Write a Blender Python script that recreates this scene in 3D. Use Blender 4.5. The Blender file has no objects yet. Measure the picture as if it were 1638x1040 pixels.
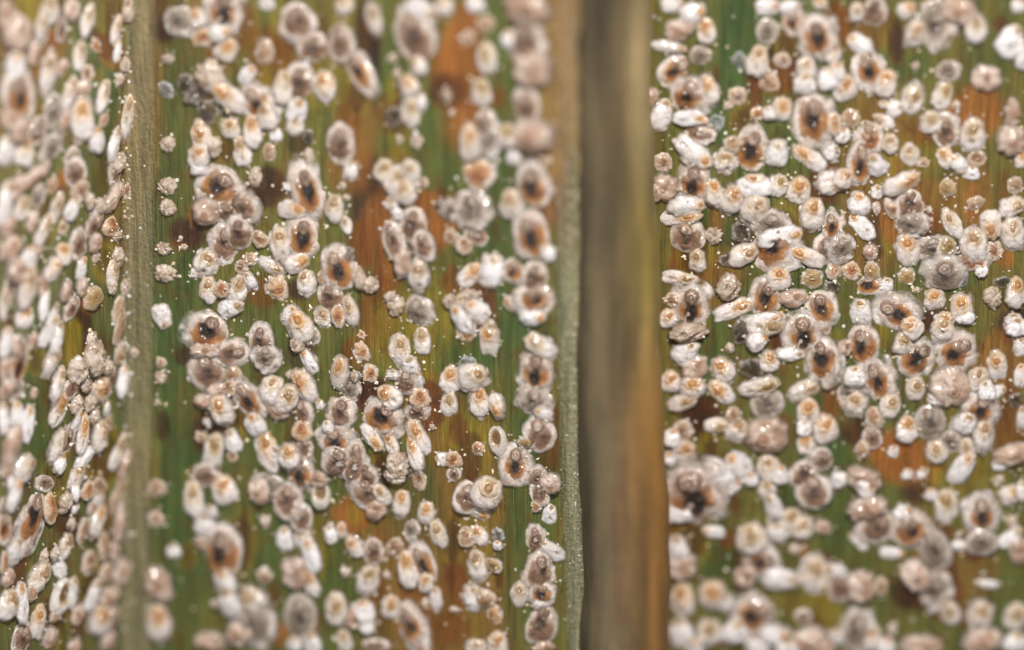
import bpy, math, random
import numpy as np
from mathutils import Matrix, Vector

# ------------------------------------------------------------------ camera, light, exposure
# 1 unit = about 2 mm (scale_length below); picture plane: 100 photo pixels = 1 unit at z = 0
sc = bpy.context.scene
sc.unit_settings.scale_length = 0.002
D = 55.0
cam_d = bpy.data.cameras.new("camera"); cam = bpy.data.objects.new("camera", cam_d)
sc.collection.objects.link(cam); sc.camera = cam
cam.location = (0, 0, D)
cam_d.sensor_width = 36.0
cam_d.lens = 36.0 * D / 16.38
cam_d.clip_start = 0.5; cam_d.clip_end = 400
cam_d.dof.use_dof = True
cam_d.dof.focus_distance = D
APERTURE = 0.108 * D
cam_d.dof.aperture_fstop = cam_d.lens * 1e-3 / APERTURE
cam_d.dof.aperture_blades = 0

w = bpy.data.worlds.new("World"); sc.world = w; w.use_nodes = True
w.node_tree.nodes["Background"].inputs[0].default_value = (1.0, 0.985, 0.97, 1)
w.node_tree.nodes["Background"].inputs[1].default_value = 0.27
def area(name, loc, size, power, col):
    l = bpy.data.lights.new(name, 'AREA'); l.shape = 'DISK'; l.size = size; l.energy = power; l.color = col
    o = bpy.data.objects.new(name, l); sc.collection.objects.link(o)
    o.location = loc; o.rotation_euler = (-Vector(loc)).to_track_quat('-Z', 'Y').to_euler()
area("key_lamp", (4, 22, 43), 5, 29500, (1.0, 0.96, 0.92))
area("fill_lamp", (-20, -10, 44), 16, 2600, (0.95, 0.97, 1.0))
sc.view_settings.view_transform = 'Standard'; sc.view_settings.look = 'None'
sc.view_settings.exposure = 0.0; sc.view_settings.gamma = 1.0
sc.cycles.use_denoising = True
sc.cycles.max_bounces = 6; sc.cycles.diffuse_bounces = 3; sc.cycles.transparent_max_bounces = 8

C = sc.collection
rng = np.random.default_rng(7); random.seed(7)

def lin(r, g, b):
    f = lambda v: (v / 255 / 12.92) if v / 255 <= 0.04045 else ((v / 255 + 0.055) / 1.055) ** 2.4
    return np.array([f(r), f(g), f(b)])

# ------------------------------------------------------------------ leaf surface (photo pixel -> point)
A = 0.25
def lerp(pts, v):
    return np.interp(v, [p[0] for p in pts], [p[1] for p in pts])
def rib_l(py): return lerp([(-300, 922), (0, 924), (500, 930), (1000, 946), (1400, 962)], py)
def rib_r(py): return lerp([(-300, 1025), (0, 1034), (400, 1050), (1000, 1069), (1400, 1082)], py)
def val_l(py): return lerp([(-300, 200), (0, 198), (500, 194), (1040, 190), (1400, 188)], py)
def sharp_row(px, py):
    """the photo row on which the leaf surface at column px is level with the focus plane"""
    vl = val_l(py)
    left = 300 - 4.14 * (px - 200)
    mid = 350 + 0.705 * (px - 270)
    right = 380 + 0.11 * (px - 1060)
    t = np.clip((px - (vl - 10)) / 62, 0, 1); t = t * t * (3 - 2 * t)
    lm = left * (1 - t) + mid * t
    return np.where(px < 985, lm, right)
def height(px, py):
    z = -A * (py - sharp_row(px, py)) / 100
    z = np.where((px < 246) & (z > .6), .6 + .36 * (z - .6), z)
    # edge strip of the middle panel swells a little; low waves of the blade
    z = z + 0.10 * np.exp(-((px - (rib_l(py) - 18)) / 16.0) ** 2) + 0.10 * np.exp(-((px - (val_l(py) + 26)) / 18.0) ** 2)
    z = z + 0.035 * np.sin(px / 47.0 + py / 310.0) + 0.03 * np.sin(px / 23.0 + 1.3 + py / 500.0)
    return z
def point(px, py, z=None):
    if z is None: z = height(px, py)
    k = (D - z) / D
    return np.stack([(px - 819) / 100 * k, (520 - py) / 100 * k, z + 0 * px], -1)

# ------------------------------------------------------------------ materials
def nd(nt, t, loc=(0, 0), **kw):
    n = nt.nodes.new(t); n.location = loc
    for k, v in kw.items(): setattr(n, k, v)
    return n
def base_mat(name):
    m = bpy.data.materials.new(name); m.use_nodes = True
    nt = m.node_tree; b = nt.nodes["Principled BSDF"]
    return m, nt, b
def mixcol(nt, mode, fac, a, b):
    n = nd(nt, "ShaderNodeMix", data_type='RGBA', blend_type=mode)
    for i, v in ((0, fac), (6, a), (7, b)):
        if isinstance(v, bpy.types.NodeSocket): nt.links.new(v, n.inputs[i])
        elif isinstance(v, (int, float)): n.inputs[i].default_value = v
        else: n.inputs[i].default_value = (*v, 1)
    return n.outputs[2]
def ramp(nt, src, stops):
    n = nd(nt, "ShaderNodeValToRGB"); nt.links.new(src, n.inputs[0])
    e = n.color_ramp.elements
    while len(e) < len(stops): e.new(0.5)
    for el, (p, c) in zip(e, stops): el.position = p; el.color = (*c, 1) if not isinstance(c, (int, float)) else (c, c, c, 1)
    return n.outputs[0]
def noise(nt, scale, detail=3, rough=0.6, vec=None, dist=0.0):
    n = nd(nt, "ShaderNodeTexNoise"); n.inputs["Scale"].default_value = scale
    n.inputs["Detail"].default_value = detail; n.inputs["Roughness"].default_value = rough
    n.inputs["Distortion"].default_value = dist
    if vec is not None: nt.links.new(vec, n.inputs["Vector"])
    return n.outputs["Fac"]
def bump(nt, b, hs, dist=0.02, strength=0.6):
    prev = None
    for h, s in hs:
        n = nd(nt, "ShaderNodeBump"); n.inputs["Strength"].default_value = strength; n.inputs["Distance"].default_value = s
        nt.links.new(h, n.inputs["Height"])
        if prev is not None: nt.links.new(prev, n.inputs["Normal"])
        prev = n.outputs[0]
    nt.links.new(prev, b.inputs["Normal"])

def wax_material(name, rough, sss, spot, bumpd, var, thin=False, low=(0.72, 0.67, 0.63)):
    m, nt, b = base_mat(name)
    at = nd(nt, "ShaderNodeAttribute", attribute_name="Col")
    geo = nd(nt, "ShaderNodeNewGeometry"); oi = nd(nt, "ShaderNodeObjectInfo")
    n1 = noise(nt, 9, 4, 0.65, geo.outputs["Position"]); n2 = noise(nt, 34, 3, 0.7, geo.outputs["Position"])
    c = mixcol(nt, 'MULTIPLY', 1.0, at.outputs["Color"], ramp(nt, n1, [(0.28, low), (0.52, (1, 1, 1)), (0.8, (1.12, 1.11, 1.10))]))
    c = mixcol(nt, 'MIX', ramp(nt, n2, [(0.60, 0.0), (0.72, spot)]), c, lin(246, 238, 230))
    c = mixcol(nt, 'MULTIPLY', 1.0, c, ramp(nt, oi.outputs["Random"], [(0.0, (1 - var, 1 - var * 1.15, 1 - var * 1.3)), (0.45, (1, 0.985, 0.965)), (1.0, (1.06, 1.07, 1.09))]))
    nt.links.new(c, b.inputs["Base Color"])
    b.inputs["Roughness"].default_value = rough
    b.inputs["Subsurface Weight"].default_value = sss
    b.inputs["Subsurface Radius"].default_value = (0.10, 0.065, 0.045); b.inputs["Subsurface Scale"].default_value = 1.0
    b.inputs["Specular IOR Level"].default_value = 0.5
    b.inputs["Coat Weight"].default_value = 0.6; b.inputs["Coat Roughness"].default_value = 0.13
    if thin:
        mm = nd(nt, "ShaderNodeMath", operation='MULTIPLY_ADD'); nt.links.new(n1, mm.inputs[0]); mm.inputs[1].default_value = 0.9; nt.links.new(at.outputs["Alpha"], mm.inputs[2])
        m2 = nd(nt, "ShaderNodeMath", operation='SUBTRACT', use_clamp=True); nt.links.new(mm.outputs[0], m2.inputs[0]); m2.inputs[1].default_value = 0.45
        nt.links.new(m2.outputs[0], b.inputs["Alpha"])
    bump(nt, b, [(noise(nt, 16, 4, 0.7, geo.outputs["Position"]), bumpd), (noise(nt, 55, 3, 0.75, geo.outputs["Position"]), bumpd * 0.55)])
    return m
M_wax = wax_material("white_wax", 0.38, 0.0, 0.5, 0.075, 0.12, True, (0.84, 0.80, 0.77))
M_body = wax_material("insect_body", 0.28, 0.0, 0.15, 0.09, 0.16)
M_cap = wax_material("exuvia_cap", 0.34, 0.0, 0.25, 0.08, 0.18)
M_crumb = wax_material("wax_crumbs", 0.40, 0.0, 0.5, 0.10, 0.16)
M_rimw = wax_material("thin_wax", 0.30, 0.0, 0.15, 0.06, 0.12, True, (0.84, 0.80, 0.76))
M_dust = wax_material("wax_dust_grains", 0.18, 0.0, 0.5, 0.02, 0.1)

def glass_material():
    m, nt, b = base_mat("clear_husk")
    at = nd(nt, "ShaderNodeAttribute", attribute_name="Col")
    geo = nd(nt, "ShaderNodeNewGeometry")
    nt.links.new(at.outputs["Color"], b.inputs["Base Color"])
    b.inputs["Roughness"].default_value = 0.27
    b.inputs["Coat Weight"].default_value = 0.6; b.inputs["Coat Roughness"].default_value = 0.12
    nt.links.new(ramp(nt, noise(nt, 8, 3, 0.6, geo.outputs["Position"]), [(0.35, 0.35), (0.65, 0.85)]), b.inputs["Alpha"])
    bump(nt, b, [(noise(nt, 10, 4, 0.7, geo.outputs["Position"]), 0.10)])
    return m
M_husk = glass_material()

def leaf_material(name, streak, gran):
    m, nt, b = base_mat(name)
    at = nd(nt, "ShaderNodeAttribute", attribute_name="Col"); geo = nd(nt, "ShaderNodeNewGeometry")
    def mapped(sx, sy):
        mp = nd(nt, "ShaderNodeMapping"); nt.links.new(geo.outputs["Position"], mp.inputs["Vector"])
        mp.inputs["Scale"].default_value = (sx, sy, 0.3); return mp.outputs[0]
    s1 = noise(nt, 1.0, 4, 0.6, mapped(9, 0.55)); s2 = noise(nt, 1.0, 3, 0.6, mapped(26, 1.4)); s3 = noise(nt, 1.0, 5, 0.65, mapped(1.6, 0.7))
    c = at.outputs["Color"]
    c = mixcol(nt, 'MULTIPLY', 1.0, c, ramp(nt, s1, [(0.3, (0.60, 0.62, 0.60)), (0.5, (1, 1, 1)), (0.75, (1.3, 1.22, 1.15))]))
    c = mixcol(nt, 'MULTIPLY', 1.0, c, ramp(nt, s2, [(0.3, (0.72, 0.74, 0.72)), (0.5, (1, 1, 1)), (0.72, (1.32, 1.26, 1.2))]))
    c = mixcol(nt, 'MIX', ramp(nt, s3, [(0.54, 0.0), (0.70, streak)]), c, lin(116, 78, 34))
    s4 = noise(nt, 1.0, 6, 0.72, mapped(3.4, 1.9), 0.8); s5 = noise(nt, 1.0, 6, 0.75, mapped(2.8, 2.0), 0.9)
    c = mixcol(nt, 'MIX', ramp(nt, s4, [(0.53, 0.0), (0.60, streak * 0.9)]), c, lin(106, 54, 24))
    c = mixcol(nt, 'MIX', ramp(nt, s5, [(0.58, 0.0), (0.66, streak * 1.1)]), c, lin(50, 32, 20))
    s6 = noise(nt, 1.0, 2, 0.5, mapped(75, 0.9))
    c = mixcol(nt, 'MULTIPLY', 1.0, c, ramp(nt, s6, [(0.36, (0.76, 0.76, 0.76)), (0.44, (1, 1, 1)), (0.58, (1, 1, 1)), (0.66, (1.35, 1.3, 1.22))]))
    sp = noise(nt, 30, 2, 0.6, geo.outputs["Position"])
    c = mixcol(nt, 'MIX', ramp(nt, sp, [(0.70, 0.0), (0.76, 0.5)]), c, lin(205, 190, 150))
    nt.links.new(c, b.inputs["Base Color"])
    b.inputs["Roughness"].default_value = 0.38
    hs = [(s2, 0.05), (s1, 0.04), (s6, 0.03)]
    if gran: hs.append((noise(nt, 1.0, 4, 0.7, mapped(15, 10)), 0.16))
    bump(nt, b, hs)
    return m
M_leaf = leaf_material("leaf_blade", 0.35, False)
M_rib = leaf_material("leaf_rib", 0.07, True)
M_rib.node_tree.nodes["Principled BSDF"].inputs["Roughness"].default_value = 0.62

# ------------------------------------------------------------------ mesh helpers
def mesh(name, verts, faces, mat, cols=None, smooth=True):
    me = bpy.data.meshes.new(name)
    me.from_pydata([tuple(v) for v in verts], [], faces)
    if cols is not None:
        a = me.color_attributes.new("Col", 'FLOAT_COLOR', 'POINT')
        cc = np.ones((len(verts), 4), np.float32); cc[:, :cols.shape[1]] = np.clip(cols, 0, 1)
        a.data.foreach_set("color", cc.ravel())
    if smooth: me.polygons.foreach_set("use_smooth", [True] * len(me.polygons))
    me.materials.append(mat); me.update()
    return me
def obj(name, me, parent=None):
    o = bpy.data.objects.new(name, me); C.objects.link(o)
    if parent is not None: o.parent = parent
    return o
def tag(o, label, cat, group=None):
    o["label"] = label; o["category"] = cat
    if group: o["group"] = group

def wav(seed, k0, n=9, oct=2):
    r = np.random.default_rng(seed); W = []
    for o in range(oct):
        for i in range(n):
            a = r.uniform(0, 2 * math.pi); k = k0 * 2.1 ** o * r.uniform(0.6, 1.4)
            W.append((k * math.cos(a), k * math.sin(a), r.uniform(0, 6.28), 0.6 ** o))
    s = math.sqrt(sum(q[3] ** 2 for q in W) / 2)
    return lambda x, y: sum(q[3] * np.sin(q[0] * x + q[1] * y + q[2]) for q in W) / s

# ------------------------------------------------------------------ the leaf
G_, O_, B_, K_, V_, Y_ = lin(66, 87, 43), lin(148, 92, 40), lin(112, 66, 24), lin(58, 32, 20), lin(58, 26, 26), lin(138, 120, 36)
BLOT = [  # px, py, rx, ry, colour, strength : diseased patches of the blade itself
 (285,440,45,700,G_,.75),(285,860,60,200,G_,.7),(800,420,45,200,G_,.6),(840,620,40,170,G_,.6),(640,130,30,80,G_,.5),(420,560,60,100,G_,.5),(440,860,60,120,G_,.55),(330,760,60,120,G_,.5),
 (722,90,42,95,O_,.95),(745,190,40,60,O_,.7),(705,140,26,36,K_,.8),(592,60,24,75,K_,.95),(430,295,32,26,V_,.85),(306,372,24,24,V_,.85),(572,195,30,70,O_,.5),(592,335,28,66,V_,.8),(612,385,34,60,O_,.6),
 (700,345,50,40,O_,.9),(690,372,40,30,O_,.7),(425,80,36,70,B_,.8),(400,40,30,50,B_,.7),(550,822,48,36,O_,.9),(600,495,34,50,B_,.8),(570,560,30,40,O_,.5),(690,655,50,60,O_,.45),(745,690,40,50,Y_,.5),
 (592,630,26,26,K_,.95),(735,925,26,50,B_,.4),(700,970,40,60,B_,.4),(840,800,40,260,G_,.6),(640,560,50,80,Y_,.5),(770,880,30,120,Y_,.5),(650,800,40,60,G_,.5),(720,1010,40,30,B_,.6),(346,690,42,36,K_,.9),(260,682,14,26,K_,.75),(264,45,26,32,K_,.9),(295,570,18,18,V_,.7),(475,462,26,20,V_,.8),(420,470,24,20,B_,.7),
 (885,290,26,70,lin(140,88,58),.7),(880,120,34,160,lin(160,125,70),.75),(480,560,18,22,V_,.6),(500,900,30,60,Y_,.6),(620,440,24,40,B_,.6),(700,500,60,60,Y_,.6),(660,960,40,50,O_,.5),(500,130,60,60,Y_,.6),(480,60,40,50,B_,.6),(480,230,24,24,V_,.7),(640,280,30,40,B_,.5),(560,260,30,50,O_,.5),
 (1180,75,34,120,G_,.95),(1175,180,40,60,G_,.8),(1255,88,36,40,V_,.95),(1240,130,40,34,B_,.85),(1550,182,46,34,O_,.85),(1182,372,34,30,K_,.9),(1478,352,42,40,V_,.85),(1402,368,24,44,K_,.7),(1444,738,66,48,O_,.95),(1368,690,36,28,K_,.85),
 (1472,788,34,24,V_,.8),(1455,950,34,34,K_,.95),(1122,664,36,30,K_,.95),(1082,845,30,18,B_,.85),(1145,880,55,55,G_,.85),(1345,745,46,48,G_,.8),(1262,800,36,30,G_,.8),(1490,512,44,34,V_,.85),(1632,525,30,30,V_,.9),(1598,572,60,50,O_,.55),
 (1500,320,70,50,O_,.45),(1432,88,50,50,G_,.7),(1590,50,50,60,G_,.5),(1140,350,40,40,G_,.7),(1150,450,40,50,O_,.4),(1100,425,30,30,O_,.6),(1150,550,40,50,G_,.7),(1500,440,50,60,G_,.6),(1460,640,60,40,G_,.5),(1470,250,60,50,Y_,.5),(1540,750,60,60,Y_,.4),
 (1490,210,50,40,B_,.7),(1390,45,40,30,B_,.6),(1250,690,40,30,B_,.6),(1530,905,60,50,O_,.4),(1300,950,60,60,Y_,.5),(1260,920,40,40,G_,.6),(1390,950,50,50,G_,.4),(1310,560,40,40,Y_,.5),(1300,690,40,50,G_,.6),
 (84,60,26,18,V_,.9),(58,80,46,50,O_,.6),(40,15,30,30,Y_,.8),(130,520,16,44,K_,.9),(108,835,18,30,K_,.85),(145,660,14,24,B_,.8),(212,112,24,30,B_,.7),(212,230,14,90,lin(150,118,30),.8),(150,100,30,100,lin(70,92,52),.6),(60,200,30,40,B_,.5),(60,650,20,100,G_,.6),(150,250,30,60,G_,.4),(235,760,20,60,Y_,.5),(60,900,30,60,G_,.5),(5,200,20,60,B_,.6)]
rb = random.Random(5)
for _ in range(170):
    x_, y_ = rb.choice((rb.uniform(255, 880), rb.uniform(1080, 1640), rb.uniform(0, 190))), rb.uniform(-20, 1060)
    q_ = rb.uniform(6, 20); c_ = rb.choice((V_, K_, B_, B_, O_, Y_, lin(92, 44, 24), lin(92, 44, 24)))
    if c_ is V_ or c_ is K_: BLOT.append((x_, y_, q_ * 1.7, q_ * 2.6, Y_, .6))     # yellow feeding halo round a dead spot
    BLOT.append((x_, y_, q_, q_ * rb.uniform(1.1, 3.0), c_, rb.uniform(.5, .9)))
wl1, wl2 = wav(11, 1 / 60.0), wav(12, 1 / 26.0)
def leaf_color(px, py):
    base = np.where((px < 985)[..., None], lin(106, 104, 48), lin(106, 99, 47))
    t = np.clip(0.5 + 0.55 * wl1(px, py * 0.22), 0, 1)[..., None]
    base = base * (1 - t) + t * lin(84, 94, 44)
    t = np.clip(0.9 * wl1(px + 400, py * 0.3 + 90) - 1.05, 0, 0.45)[..., None]
    base = base * (1 - t) + t * O_
    leftp = np.clip((val_l(py) - px) / 20, 0, 1)[..., None] * 0.6
    base = base * (1 - leftp) + leftp * lin(98, 98, 58)
    for (bx, by, rx, ry, c, s) in BLOT:
        u = (px - bx) / (rx * 1.15); v = (py - by) / (ry * 1.15)
        d = np.sqrt(u * u + v * v) + 0.22 * wl2(px, py * 0.35 + bx)
        m = np.clip((1.06 - d) / (0.45 if rx > 22 else 0.28), 0, 1)
        m = (s * m * m * (3 - 2 * m))[..., None]
        base = base * (1 - m) + m * c
    # pale fibrous strips along the valley fold and along the edge beside the rib
    vs = np.clip(1 - np.abs(px - (val_l(py) + 27)) / 30, 0, 1); vs = np.clip(vs * 2.0, 0, 1)[..., None] * 0.72
    base = base * (1 - vs) + vs * lin(148, 138, 104)
    es = np.clip((px - (rib_l(py) - 44)) / 14, 0, 1) * (px < 985)
    k = np.clip((py - 330) / 120, 0, 1)[..., None]
    es = es[..., None] * (0.45 + 0.45 * k)
    base = base * (1 - es) + es * (lin(158, 136, 106) * (1 - k) + k * lin(150, 148, 118))
    return base

def sheet(name, cols_fn, n_across, rows, parent, mat, thick=0.12):
    """a blade panel as a closed sheet: upper skin, lower skin and rim"""
    t = np.linspace(0, 1, n_across); py = rows
    PY, T = np.meshgrid(py, t, indexing='ij'); PX = cols_fn(T, PY)
    P = point(PX, PY); Q = P - np.array([0, 0, thick])
    nr, nc = PX.shape; n = nr * nc
    V = np.concatenate([P.reshape(-1, 3), Q.reshape(-1, 3)])
    col = leaf_color(PX, PY).reshape(-1, 3); col = np.concatenate([col, col])
    idx = np.arange(n).reshape(nr, nc); F = []
    a, b, c, d = idx[:-1, :-1].ravel(), idx[1:, :-1].ravel(), idx[1:, 1:].ravel(), idx[:-1, 1:].ravel()
    F = list(zip(a.tolist(), b.tolist(), c.tolist(), d.tolist())) + list(zip((d + n).tolist(), (c + n).tolist(), (b + n).tolist(), (a + n).tolist()))
    rim = np.concatenate([idx[0, :], idx[1:, -1], idx[-1, -2::-1], idx[-2:0:-1, 0]])
    for i in range(len(rim)):
        p, q = int(rim[i]), int(rim[(i + 1) % len(rim)]); F.append((q, p, p + n, q + n))
    return obj(name, mesh(name, V, F, mat, col), parent)

leaf = obj("palm_leaf", None)
tag(leaf, "pleated green and brown blotched palm leaf blade, filling the whole picture under the insects", "leaf")
rows = np.arange(-320, 1361, 5.6)
sheet("blade_panel", lambda t, py: -420 + t * (val_l(py) + 420 - 2), 76, rows, leaf, M_leaf)["label"] = "steep left panel of the leaf"
sheet("fold_strip", lambda t, py: val_l(py) - 2 + t * 56, 12, rows, leaf, M_rib)["label"] = "pale brown fold between left and middle panels"
sheet("blade_panel", lambda t, py: val_l(py) + 54 + t * (rib_l(py) - 40 - val_l(py) - 54), 112, rows, leaf, M_leaf)["label"] = "wide middle panel of the leaf"
sheet("edge_strip", lambda t, py: rib_l(py) - 40 + t * (42 + 6 * np.sin(py / 17.0) * np.sin(py / 41.0)), 12, rows, leaf, M_rib)["label"] = "grainy strip beside the rib"
sheet("blade_panel", lambda t, py: rib_r(py) - 26 + t * (2080 - rib_r(py)), 150, rows, leaf, M_leaf)["label"] = "right panel of the leaf"

def rib():
    prof = [(-0.14, None, 0), (0.0, -0.62), (0.03, -0.22), (0.10, -0.05), (0.22, 0.0), (0.36, -0.01), (0.50, -0.05), (0.60, -0.03), (0.70, 0.05), (0.80, 0.10), (0.90, 0.06), (0.97, -0.10), (1.0, -0.42), (1.03, None, 1)]
    rr = np.arange(-320, 1361, 12.0); V = []; Cc = []
    w1 = wav(31, 1 / 40.0)
    for py in rr:
        L, R = float(rib_l(py)), float(rib_r(py)); zt = float(lerp([(-300, 2.9), (0, 2.35), (400, 1.75), (1040, 1.35), (1400, 1.2)], py))
        for p in prof:
            px = L + p[0] * (R - L) + (2.5 * float(w1(py * .9, p[0] * 30 + 9)) if p[0] < .05 or p[0] > .9 else 0)
            if p[1] is None:
                z = float(height(np.array(900.0 if p[2] == 0 else 1075.0), np.array(py))) - 0.3
            else: z = zt + p[1] + 0.03 * float(w1(px, py * 0.2))
            V.append(point(np.array(px), np.array(py), np.array(z)))
            t = min(1, max(0, p[0]))
            g = lin(116, 104, 78); g2 = lin(106, 90, 60); o = lin(160, 114, 48); y = lin(136, 118, 54); tn = lin(140, 122, 86)
            c = g * (1 - t / .45) + g2 * (t / .45) if t < .45 else None
            k = min(1, max(0, (py - 350) / 330))
            warm = (tn * (1 - k) + o * k) if k < 1 else o
            kk = math.exp(-((py - 420) / 150.0) ** 2); warm = warm * (1 - kk) + y * kk
            if c is None:
                s = min(1, (t - .45) / .42); c = g2 * (1 - s) + warm * s
            st = 0.5 + 0.5 * float(w1(px * 2.0 + 77, py * 0.35)); 
            c = c * (0.68 + 0.58 * st)
            if st > 1.0 and py > 560: c = c * .55 + lin(110, 70, 44) * .45
            Cc.append(c)
    n = len(prof); F = []
    for i in range(len(rr) - 1):
        for j in range(n - 1):
            F.append((i * n + j, (i + 1) * n + j, (i + 1) * n + j + 1, i * n + j + 1))
    F.append(tuple(range(n))); F.append(tuple(range((len(rr) - 1) * n, len(rr) * n))[::-1])
    o = obj("rib", mesh("rib", np.array(V), F, M_rib, np.array(Cc)), leaf); o["label"] = "thick grey brown rib with an orange side"
rib()

# ------------------------------------------------------------------ insect meshes (unit size: x = width, y = length, cap end at +y)
NT = 36
def disc(seed, rings, outline, zf, colf, flat=False):
    """closed dome over an outline; rings: radii 0..1; zf(x,y,r,th); colf(x,y,r)"""
    th = np.linspace(0, 2 * math.pi, NT, endpoint=False)
    X, Y, R, TH = [0.0], [0.0], [0.0], [0.0]
    o = outline(th)
    for r in rings:
        X += list(r * o[:, 0]); Y += list(r * o[:, 1]); R += [r] * NT; TH += list(th)
    X, Y, R, TH = map(np.array, (X, Y, R, TH))
    cx, cy = outline.c if hasattr(outline, 'c') else (0, 0)
    X = X + cx; Y = Y + cy
    Z = zf(X, Y, R, TH)
    F = [(0, 1 + j, 1 + (j + 1) % NT) for j in range(NT)]
    nr = len(rings)
    for i in range(nr - 1):
        for j in range(NT):
            a = 1 + i * NT + j; b = 1 + i * NT + (j + 1) % NT
            F.append((a, a + NT, b + NT, b))
    V = np.stack([X, Y, Z], -1); col = colf(X, Y, R)
    # underside
    F.append(tuple(1 + (nr - 1) * NT + j for j in range(NT))[::-1])
    return V, F, col
class Oval:
    def __init__(s, seed, c=(0, 0), a=.5, b=.5, taper=.1, rag=.03, e=2.3, kf=5):
        r = np.random.default_rng(seed); s.c = c; s.a, s.b, s.t, s.rag, s.e = a, b, taper, rag, e
        s.h = [(k, r.uniform(0, 6.28), r.normal() / k ** .45) for k in range(2, 2 + kf * 2)]
    def __call__(s, th):
        cs, sn = np.cos(th), np.sin(th)
        x = np.sign(cs) * np.abs(cs) ** (2 / s.e); y = np.sign(sn) * np.abs(sn) ** (2 / s.e)
        k = 1 + s.rag * sum(q[2] * np.sin(q[0] * th + q[1]) for q in s.h)
        return np.stack([s.a * x * (1 - s.t * y) * k, s.b * y * k], -1)
RINGS = [.18, .36, .52, .66, .78, .87, .94, .985, 1.0]
def dome(H, p=2.6, q=.55): return lambda r: H * np.clip(1 - r ** p, 0, 1) ** q
def mixc(a, b, t): t = np.clip(t, 0, 1)[..., None]; return a * (1 - t) + b * t
def sm(a, b, x): t = np.clip((x - a) / (b - a), 0, 1); return t * t * (3 - 2 * t)

def part(name, seed, ov, zf, cf, mat, rings=RINGS, smooth=True):
    V, F, c = disc(seed, rings, ov, zf, cf)
    return (name, mesh(name, V, F, mat, c, smooth))

CAPS = {'o': (lin(228, 184, 126), lin(184, 120, 62), lin(222, 178, 122)), 't': (lin(224, 198, 158), lin(160, 120, 80), lin(206, 178, 138)), 'y': (lin(208, 180, 122), lin(140, 106, 58), lin(190, 158, 100))}
def white_parts(seed, pal, big_cap=True):
    r = np.random.default_rng(seed)
    ov = Oval(seed, taper=r.uniform(-.03, .30), rag=.034, e=r.uniform(2.0, 2.7))
    nz = wav(seed + 1, 9); n2 = wav(seed + 2, 22)
    H = r.uniform(.25, .37); dm = dome(H, r.uniform(1.9, 2.8), r.uniform(.6, .9)); hole = r.random() < .25; hx, hy = r.uniform(-.15, .15), r.uniform(-.32, -.1); rg = r.uniform(.0, .012)
    if pal == 'w': outer, inner, mid = CAPS['t' if r.random() < .5 else 'o']; cy, ca, cb = .34, .24, .13
    else: outer, inner, mid = CAPS[pal]; cy, ca, cb = r.uniform(.16, .22), r.uniform(.31, .36), r.uniform(.22, .27)
    ridge = r.uniform(0, .07)
    def zc(x, y, rr):
        return dm(rr) * (0.93 - 0.28 * y) + ridge * np.exp(-(x / .12) ** 2) * (1 - rr)
    def zf(x, y, rr, th):
        z = zc(x, y, rr) + (.026 * nz(x, y) + .012 * n2(x, y)) * (1 - rr ** 4) + rg * np.sin(y * 34 + 3 * x * x * 8)
        if hole: z = z - .16 * np.exp(-(((x - hx) / .09) ** 2 + ((y - hy) / .07) ** 2))
        return np.where(rr > .99, -.10, z)
    white = lin(249, 244, 243) if pal == 'w' else lin(244, 234, 228)
    def cf(x, y, rr):
        d = np.sqrt((x / (ca * 1.25)) ** 2 + ((y - cy) / (cb * 1.35)) ** 2)
        c = mixc(np.broadcast_to(outer * .5 + white * .5, x.shape + (3,)), np.broadcast_to(white, x.shape + (3,)), sm(.75, 1.25, d + .12 * nz(x * 1.3, y)))
        if hole: c = mixc(c, np.broadcast_to(lin(150, 126, 104), c.shape), np.exp(-(((x - hx) / .09) ** 2 + ((y - hy) / .07) ** 2)))
        g = sm(.25, .5, y) * .35 * (pal != 'w')
        c = mixc(c, np.broadcast_to(outer, c.shape), g)
        return np.concatenate([mixc(c, np.broadcast_to(lin(214, 194, 180), c.shape), .5 * sm(.86, 1.0, rr)), (1.0 - .62 * sm(.80, 1.0, rr))[..., None]], -1)
    parts = [part("wax_cover", seed, ov, zf, cf, M_wax)]
    if r.random() < .5: parts.append(skirt(seed + 77, .46))
    oc = Oval(seed + 5, c=(r.uniform(-.03, .03), cy), a=ca, b=cb, taper=r.uniform(0, .15), rag=.03, e=2.1)
    def zcap(x, y, rr, th):
        rc = np.clip(np.sqrt((x / .5) ** 2 + (y / .5) ** 2), 0, 1)
        z = zc(x, y, rc) + .045 * (1 - rr ** 5) - .05 * np.exp(-((rr - .55) / .17) ** 2) + .03 * np.exp(-(rr / .22) ** 2) + .008 * n2(x, y)
        return np.where(rr > .99, zc(x, y, rc) - .06, z)
    def ccap(x, y, rr):
        c = mixc(np.broadcast_to(mid, x.shape + (3,)), np.broadcast_to(inner, x.shape + (3,)), np.exp(-((rr - .34) / .26) ** 2) * (.9 + .2 * nz(x, y)))
        return mixc(c, np.broadcast_to(outer * .45 + white * .55, c.shape), sm(.62, 1.0, rr + .08 * nz(x * 2, y * 2)))
    parts.append(part("cap", seed + 7, oc, zcap, ccap, M_cap, [.2, .38, .55, .7, .85, .96, 1.0]))
    return parts

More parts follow.
